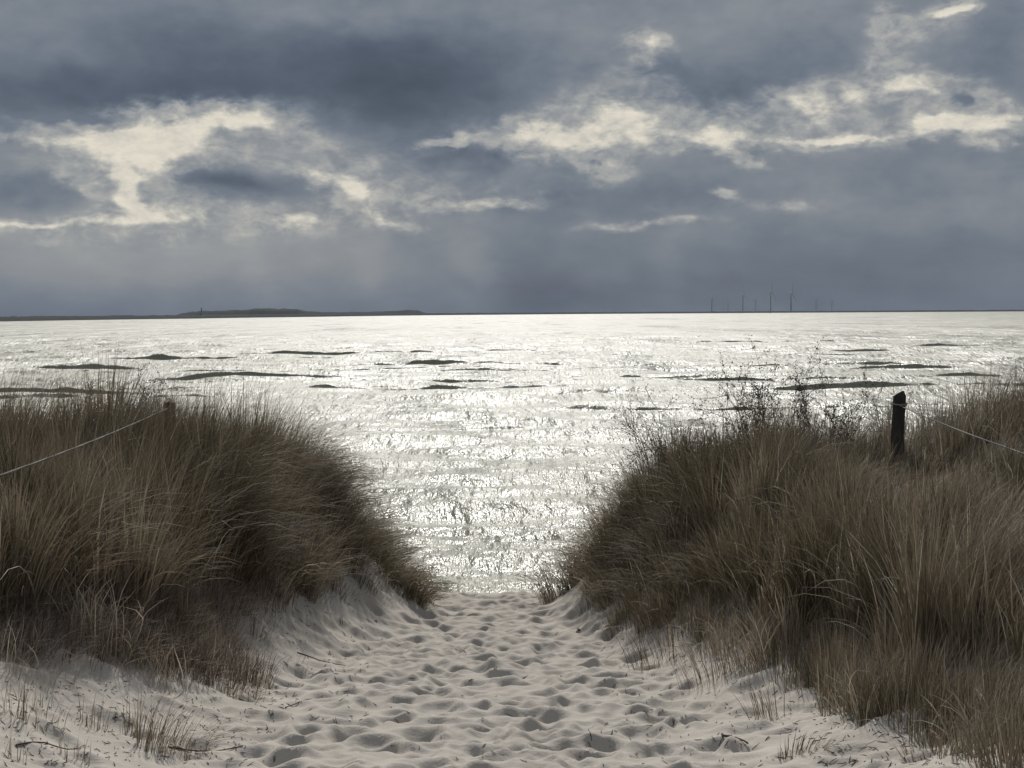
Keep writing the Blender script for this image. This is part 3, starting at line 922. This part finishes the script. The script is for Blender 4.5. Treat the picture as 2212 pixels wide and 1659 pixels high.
def shrub(x, y, hgt, nstem, spread, label, seed, leafy=5, lean=0.0):
    g = np.random.default_rng(seed)
    zg = float(ground(x, y))
    root = empty('shrub', (x, y, zg))
    tw, lf = Parts(), Parts()

    def leaf(p, s, tone):
        d = g.normal(0, 1, 3)
        d /= np.linalg.norm(d)
        e = np.cross(d, g.normal(0, 1, 3))
        e /= np.linalg.norm(e)
        f = np.cross(d, e)
        v = np.array([p - d * s, p + e * s * 0.55 + f * s * 0.15, p + d * s, p - e * s * 0.55 + f * s * 0.15])
        lf.add((v, np.array([[0, 1, 2, 3]]), np.zeros((0, 3), int)), tone)

    def branch(p, d, L, r, depth):
        pts, rr = [p], [r]
        m = 5
        for i in range(m):
            d = d + g.normal(0, 0.13, 3) + np.array([lean * 0.05, 0, 0.03])
            d /= np.linalg.norm(d)
            p = p + d * L / m
            pts.append(p)
            rr.append(r * (1 - 0.6 * (i + 1) / m))
            if depth < 2 and i >= 1:
                for _ in range(g.integers(1, 3)):
                    s = d + g.normal(0, 0.55, 3)
                    branch(p, s / np.linalg.norm(s), L * g.uniform(0.28, 0.5), r * 0.55, depth + 1)
            if depth >= 1:
                for _ in range(leafy):
                    if g.random() < 0.42:
                        leaf(p + g.normal(0, 0.015, 3), g.uniform(0.007, 0.015), g.random())
        tw.add(tube(pts, rr, 4, False))

    for k in range(nstem):
        a = g.uniform(0, 2 * PI)
        d = np.array([math.cos(a) * spread + lean, math.sin(a) * spread, 1.0])
        branch(np.array([g.normal(0, 0.12), g.normal(0, 0.12), 0]), d / np.linalg.norm(d), hgt * g.uniform(0.65, 1.0), 0.0065, 0)
    tw.build('branches', twig_m, root)
    lf.build('leaves', leaf_m, root, False)
    return tag(root, label, 'shrub', 'thin shrubs rising above the dune grass')


shrub(2.95, 18.6, 1.30, 11, 0.34, 'thin leafy shrub rising above the right grass against the glittering sea', 5)
shrub(3.60, 18.9, 1.22, 7, 0.28, 'smaller twiggy shrub between the tall shrub and the dark post', 6)
shrub(1.95, 18.3, 1.10, 8, 0.35, 'bare twiggy shrub at the seaward shoulder of the right grass', 8, leafy=1, lean=-0.15)
shrub(-4.75, 18.5, 1.22, 7, 0.3, 'thin twiggy shrub above the grass at the far left', 9, leafy=3)


# ------------------------------------------------------------------ single tufts, each a thing of its own
def tuft(name, u, v, n, L, az, tip, label, seed, rad=0.06, tone=0.5, mat=None, splay=0.5, dry=0.05, cat='grass tuft', group='single grass tufts on the sand', width=(0.0045, 0.008), curl=0.25, sx=1.0):
    g = np.random.default_rng(seed)
    p = pix_ground(u, v, ground)
    ra = g.uniform(0, 2 * PI, n)
    rr = rad * np.sqrt(g.uniform(0, 1, n))
    x, y = p[0] + sx * rr * np.cos(ra), p[1] + rr * np.sin(ra)
    vx = math.cos(az) * tip + splay * np.cos(ra) * rr / rad + g.normal(0, 0.2, n)
    vy = math.sin(az) * tip + splay * np.sin(ra) * rr / rad + g.normal(0, 0.2, n)
    th1 = np.clip(np.hypot(vx, vy) * g.uniform(0.7, 1.3, n), 0.03, 2.2)
    th0 = th1 * g.uniform(0.1, 0.45, n)
    tn = np.clip(tone + g.normal(0, 0.16, n), 0, 0.86)
    tn = np.where(g.random(n) < dry, g.uniform(0.86, 1, n), tn)
    z = ground(x, y) - 0.015
    base = np.array([p[0], p[1], float(ground(p[0], p[1]))])
    o = blade_mesh(name, np.stack([x, y, z], -1) - base, L * g.uniform(0.45, 1.1, n), np.arctan2(vy, vx), th1 * 0 + th0, th1, g.uniform(width[0], width[1], n), tn, mat or marram_m, g, curl=curl)
    o.location = base
    return tag(o, label, cat, group)


TUFTS = [
    (370, 1612, 230, 0.40, 0.1, 1.05, 'olive tuft leaning right on the sand at bottom left', 0.22, 0.5, 0.8),
    (290, 1588, 34, 0.26, 0.1, 0.25, 'upright stubbly tuft just left of the leaning olive tuft', 0.10, 0.55, 0.3),
    (205, 1572, 26, 0.24, 0.2, 0.3, 'small thin tuft between two stubbly tufts at bottom left', 0.10, 0.5, 0.3),
    (38, 1556, 30, 0.30, 0.1, 0.15, 'sparse upright stalks on the sand at the left edge', 0.11, 0.6, 0.2),
    (110, 1545, 40, 0.20, 0.2, 0.6, 'low sprawling tuft near the left edge', 0.20, 0.62, 0.7),
    (165, 1648, 16, 0.20, 0.0, 0.1, 'few short upright stalks at the very bottom left', 0.10, 0.6, 0.2),
    (25, 1640, 12, 0.18, 0.0, 0.1, 'short stalks in the bottom left corner', 0.08, 0.6, 0.2),
    (565, 1385, 60, 0.27, 0.2, 0.85, 'small straw coloured tuft on the slope right of the withered clump', 0.11, 0.66, 0.7),
    (728, 1282, 34, 0.26, 0.2, 0.4, 'little dark tuft alone on the sand below the left grass', 0.08, 0.35, 0.6),
    (498, 1492, 150, 0.20, 0.1, 0.9, 'rusty brown clump at the tip of the left undergrowth', 0.20, 0.4, 1.0),
    (385, 1455, 220, 0.30, 0.1, 0.8, 'large reddish brown tuft in the left undergrowth', 0.26, 0.4, 1.0),
    (540, 1512, 60, 0.18, 0.1, 0.9, 'small green and brown tuft where the left undergrowth ends', 0.12, 0.3, 0.8),
    (1810, 1490, 260, 0.50, 1.4, 0.16, 'tall upright ginger tuft in front of the right grass', 0.15, 0.62, 0.5),
    (1985, 1515, 220, 0.50, 0.4, 0.3, 'brown tuft near the right edge beside the ginger tuft', 0.17, 0.55, 0.5),
    (2120, 1560, 200, 0.46, 0.3, 0.45, 'brown tuft arching right close to the right edge', 0.16, 0.5, 0.6),
    (2185, 1665, 200, 0.40, 1.8, 0.35, 'yellowish tuft filling the bottom right corner', 0.18, 0.6, 0.6),
    (1740, 1622, 110, 0.13, 0.0, 0.8, 'low mossy olive cushion on the sand at bottom right', 0.16, 0.2, 1.0),
    (1640, 1445, 120, 0.26, 2.6, 0.7, 'low olive tuft spreading on the sand right of the path', 0.20, 0.42, 0.9),
    (1410, 1440, 75, 0.50, 2.5, 0.75, 'row of thin stalks slanting left over the sand', 0.22, 0.42, 0.4),
    (1530, 1480, 65, 0.48, 2.5, 0.75, 'thin slanting stalks on the sand below the olive tuft', 0.22, 0.45, 0.4),
    (1335, 1345, 50, 0.22, 2.8, 0.6, 'dark short tuft at the left tip of the right dune', 0.14, 0.25, 0.7),
    (1660, 1550, 45, 0.34, 2.2, 0.7, 'few wiry stalks right of the trodden path near the bottom', 0.16, 0.5, 0.5),
    (2000, 1640, 40, 0.24, 2.0, 0.6, 'thin dark tuft on the sand near the bottom right corner', 0.14, 0.45, 0.7),
    (640, 1440, 14, 0.20, 0.3, 0.8, 'few thin stalks on the left bank of the path', 0.18, 0.5, 0.5),
    (735, 1345, 5, 0.17, 0.3, 0.1, 'single upright stalks left of the footprints', 0.03, 0.3, 0.2),
]
for i, (u, v, n, L, az, tip, lab, rad, tone, splay) in enumerate(TUFTS):
    heath = 'rusty' in lab or 'reddish' in lab
    tuft('grass_tuft', u, v, n, L, az, tip, lab, 100 + i, rad, tone, heath_m if heath else marram_m, splay)

# tangles of dead pale stalks
tuft('dead_stalks', 215, 1400, 110, 0.66, 1.9, 0.9, 'tangle of bleached dead stalks at the foot of the left grass', 301, 0.26, 0.84, None, 0.9, 0.85,
     'dead stalks', 'tangles of dead stalks', (0.008, 0.014), 2.4)
tuft('dead_stalks', 1640, 1425, 100, 0.6, 2.4, 1.0, 'tangle of bleached dead stalks at the foot of the right grass', 302, 0.3, 0.84, None, 0.9, 0.8,
     'dead stalks', 'tangles of dead stalks', (0.008, 0.014), 2.4)
tuft('dead_stalks', 1490, 1240, 26, 0.75, 2.6, 0.8, 'few long pale stalks curling out of the middle of the right grass', 303, 0.3, 0.8, None, 0.6, 0.8,
     'dead stalks', 'tangles of dead stalks', (0.008, 0.012), 1.6)

for u, v, n, L, az, lab, sd in [
        (70, 1452, 80, 0.42, 0.6, 'low grey tangle of dead stalks at the left edge above the sparse stalks', 311),
        (330, 1462, 60, 0.40, 2.6, 'low pale tangle of dead stalks over the reddish brown tuft', 312),
        (1545, 1400, 70, 0.46, 2.7, 'pale dead stalks sprawling from the right grass above the slanting stalks', 313),
        (1890, 1545, 80, 0.44, 2.2, 'pale dead stalks between the ginger tuft and the brown tuft beside it', 314),
        (2060, 1615, 70, 0.40, 2.4, 'pale dead stalks lying over the sand close to the bottom right corner', 315)]:
    tuft('dead_stalks', u, v, n, L, az, 1.25, lab, sd, 0.28, 0.82, None, 0.9, 0.8, 'dead stalks', 'tangles of dead stalks', (0.006, 0.011), 2.2)

# ------------------------------------------------------------------ bits lying on the sand
def stalk(u0, v0, u1, v1, r, label):
    a, b = pix_ground(u0, v0, ground), pix_ground(u1, v1, ground)
    g = np.random.default_rng(int(u0))
    t = np.linspace(0, 1, 9)[:, None]
    p = a + (b - a) * t
    p[:, 0] += g.normal(0, 0.012, 9)
    p[:, 2] = ground(p[:, 0], p[:, 1])
    p[:, 2] = np.convolve(np.pad(p[:, 2], 1, 'edge'), [0.25, 0.5, 0.25], 'valid') + r * 1.2
    o = Parts().add(tube(p, np.linspace(r, r * 0.5, 9), 6)).build('fallen_stalk', twig_m)
    tag(o, label, 'stalk', 'fallen stalks on the sand')


stalk(40, 1617, 180, 1616, 0.006, 'thin dark stalk lying on the sand at the left edge')
stalk(365, 1616, 525, 1612, 0.006, 'dark stalk lying at the foot of the leaning olive tuft')
stalk(1560, 1590, 1612, 1612, 0.010, 'short stick lying on the sand at bottom right')
stalk(610, 1530, 700, 1505, 0.005, 'thin twig lying across the sand on the left bank')
stalk(640, 1410, 745, 1440, 0.006, 'bent brown twig on the left bank of the path')

litter_m, nt = material('plant_litter')
principled(nt, nt.ramp(nt.n('ShaderNodeAttribute', attribute_name='tone').outputs['Fac'], [(0.0, (0.04, 0.03, 0.022, 1)), (0.7, (0.11, 0.08, 0.055, 1)), (1.0, (0.4, 0.36, 0.3, 1))]), 0.9, 0.1)


def litter():
    g = np.random.default_rng(77)
    P_ = Parts()
    for (u0, u1, v0, v1, n) in [(0, 600, 1470, 1655, 420), (560, 800, 1290, 1560, 170), (800, 1300, 1300, 1655, 45), (1300, 1750, 1340, 1655, 260), (1750, 2212, 1500, 1655, 320)]:
        for _ in range(n):
            p = pix_ground(g.uniform(u0, u1), g.uniform(v0, v1), ground)
            L = 0.012 + 0.05 * g.uniform() ** 2
            a = g.uniform(0, PI)
            d = np.array([math.cos(a), math.sin(a)]) * L / 2
            q = np.array([[p[0] + s * d[0], p[1] + s * d[1], 0] for s in (-1, 0, 1)])
            q[:, 2] = ground(q[:, 0], q[:, 1]) + 0.002 + np.array([0, g.uniform(0, 0.006), g.uniform(0, 0.01)])
            P_.add(tube(q, [0.0022, 0.003, 0.0012], 3, False), g.random())
    o = P_.build('plant_litter', litter_m)
    tag(o, 'small dark bits of dry plants strewn over the sand', 'plant litter', kind='stuff')


litter()

shell_m, nt = material('shell')
principled(nt, nt.ramp(nt.noise(nt.n('ShaderNodeTexCoord').outputs['Object'], 60, 3), [(0.3, (0.6, 0.57, 0.52, 1)), (0.7, (0.8, 0.78, 0.74, 1))]), 0.4, 0.4)
dead_leaf_m, nt = material('dead_leaf')
principled(nt, nt.ramp(nt.noise(nt.n('ShaderNodeTexCoord').outputs['Object'], 40, 3), [(0.3, (0.10, 0.045, 0.02, 1)), (0.7, (0.18, 0.09, 0.045, 1))]), 0.8, 0.2)


def cupped(name, u, v, s, mat, label, cat):
    """a small cupped shell or curled leaf"""
    p = pix_ground(u, v, ground)
    n = 9
    V, F = [(0, 0, s * 0.38)], []
    for ring, (rr, hh) in enumerate(((0.55, 0.30), (1.0, 0.02))):
        for k in range(n):
            a = 2 * PI * k / n
            q = rr * s * (0.75 + 0.25 * math.cos(a))
            V.append((q * math.cos(a), q * math.sin(a) * 0.8, s * hh + 0.06 * s * math.sin(4 * a)))
    T = np.array([(0, 1 + k, 1 + (k + 1) % n) for k in range(n)])
    Q = np.array([(1 + k, 1 + n + k, 1 + n + (k + 1) % n, 1 + (k + 1) % n) for k in range(n)])
    o = mesh_np(name, np.array(V), [Q, T], mat)
    o.location = (p[0], p[1], p[2] + 0.004)
    o.rotation_euler = (0.3, 0.15, u * 0.7)
    tag(o, label, cat)


cupped('shell', 1762, 1592 - 94, 0.016, shell_m, 'white shell fragment on the sand right of the path', 'shell')
cupped('shell', 694, 1343 - 60, 0.018, shell_m, 'white shell fragment below the left grass', 'shell')
cupped('shell', 755, 1557, 0.014, shell_m, 'white shell fragment beside the footprints on the left', 'shell')
cupped('dead_leaf', 1250, 1362, 0.05, dead_leaf_m, 'brown dead leaf on the sand at the tip of the right dune', 'leaf')
cupped('dead_leaf', 812, 1343, 0.035, dead_leaf_m, 'dark dead leaf lying among the footprints left of centre', 'leaf')
#PART4
# ------------------------------------------------------------------ sea air
hz, nt = material('sea_air')
vout = nt.n('ShaderNodeOutputMaterial')
pv = nt.n('ShaderNodeVolumePrincipled')
pv.inputs['Color'].default_value = (0.56, 0.74, 1.0, 1)
pv.inputs['Density'].default_value = 0.9e-5
nt.link(pv.outputs[0], vout.inputs['Volume'])
x0, x1, y0, y1, z0, z1 = -9500, 9500, -120, 11200, -5.0, 124.0
hv = np.array([(x, y, z) for z in (z0, z1) for y in (y0, y1) for x in (x0, x1)], float)
hf = np.array([(0, 2, 3, 1), (4, 5, 7, 6), (0, 1, 5, 4), (2, 6, 7, 3), (0, 4, 6, 2), (1, 3, 7, 5)])
o = mesh_np('haze', hv, hf, hz, False)
tag(o, 'thin sea haze in the air over the water', 'haze', kind='stuff')
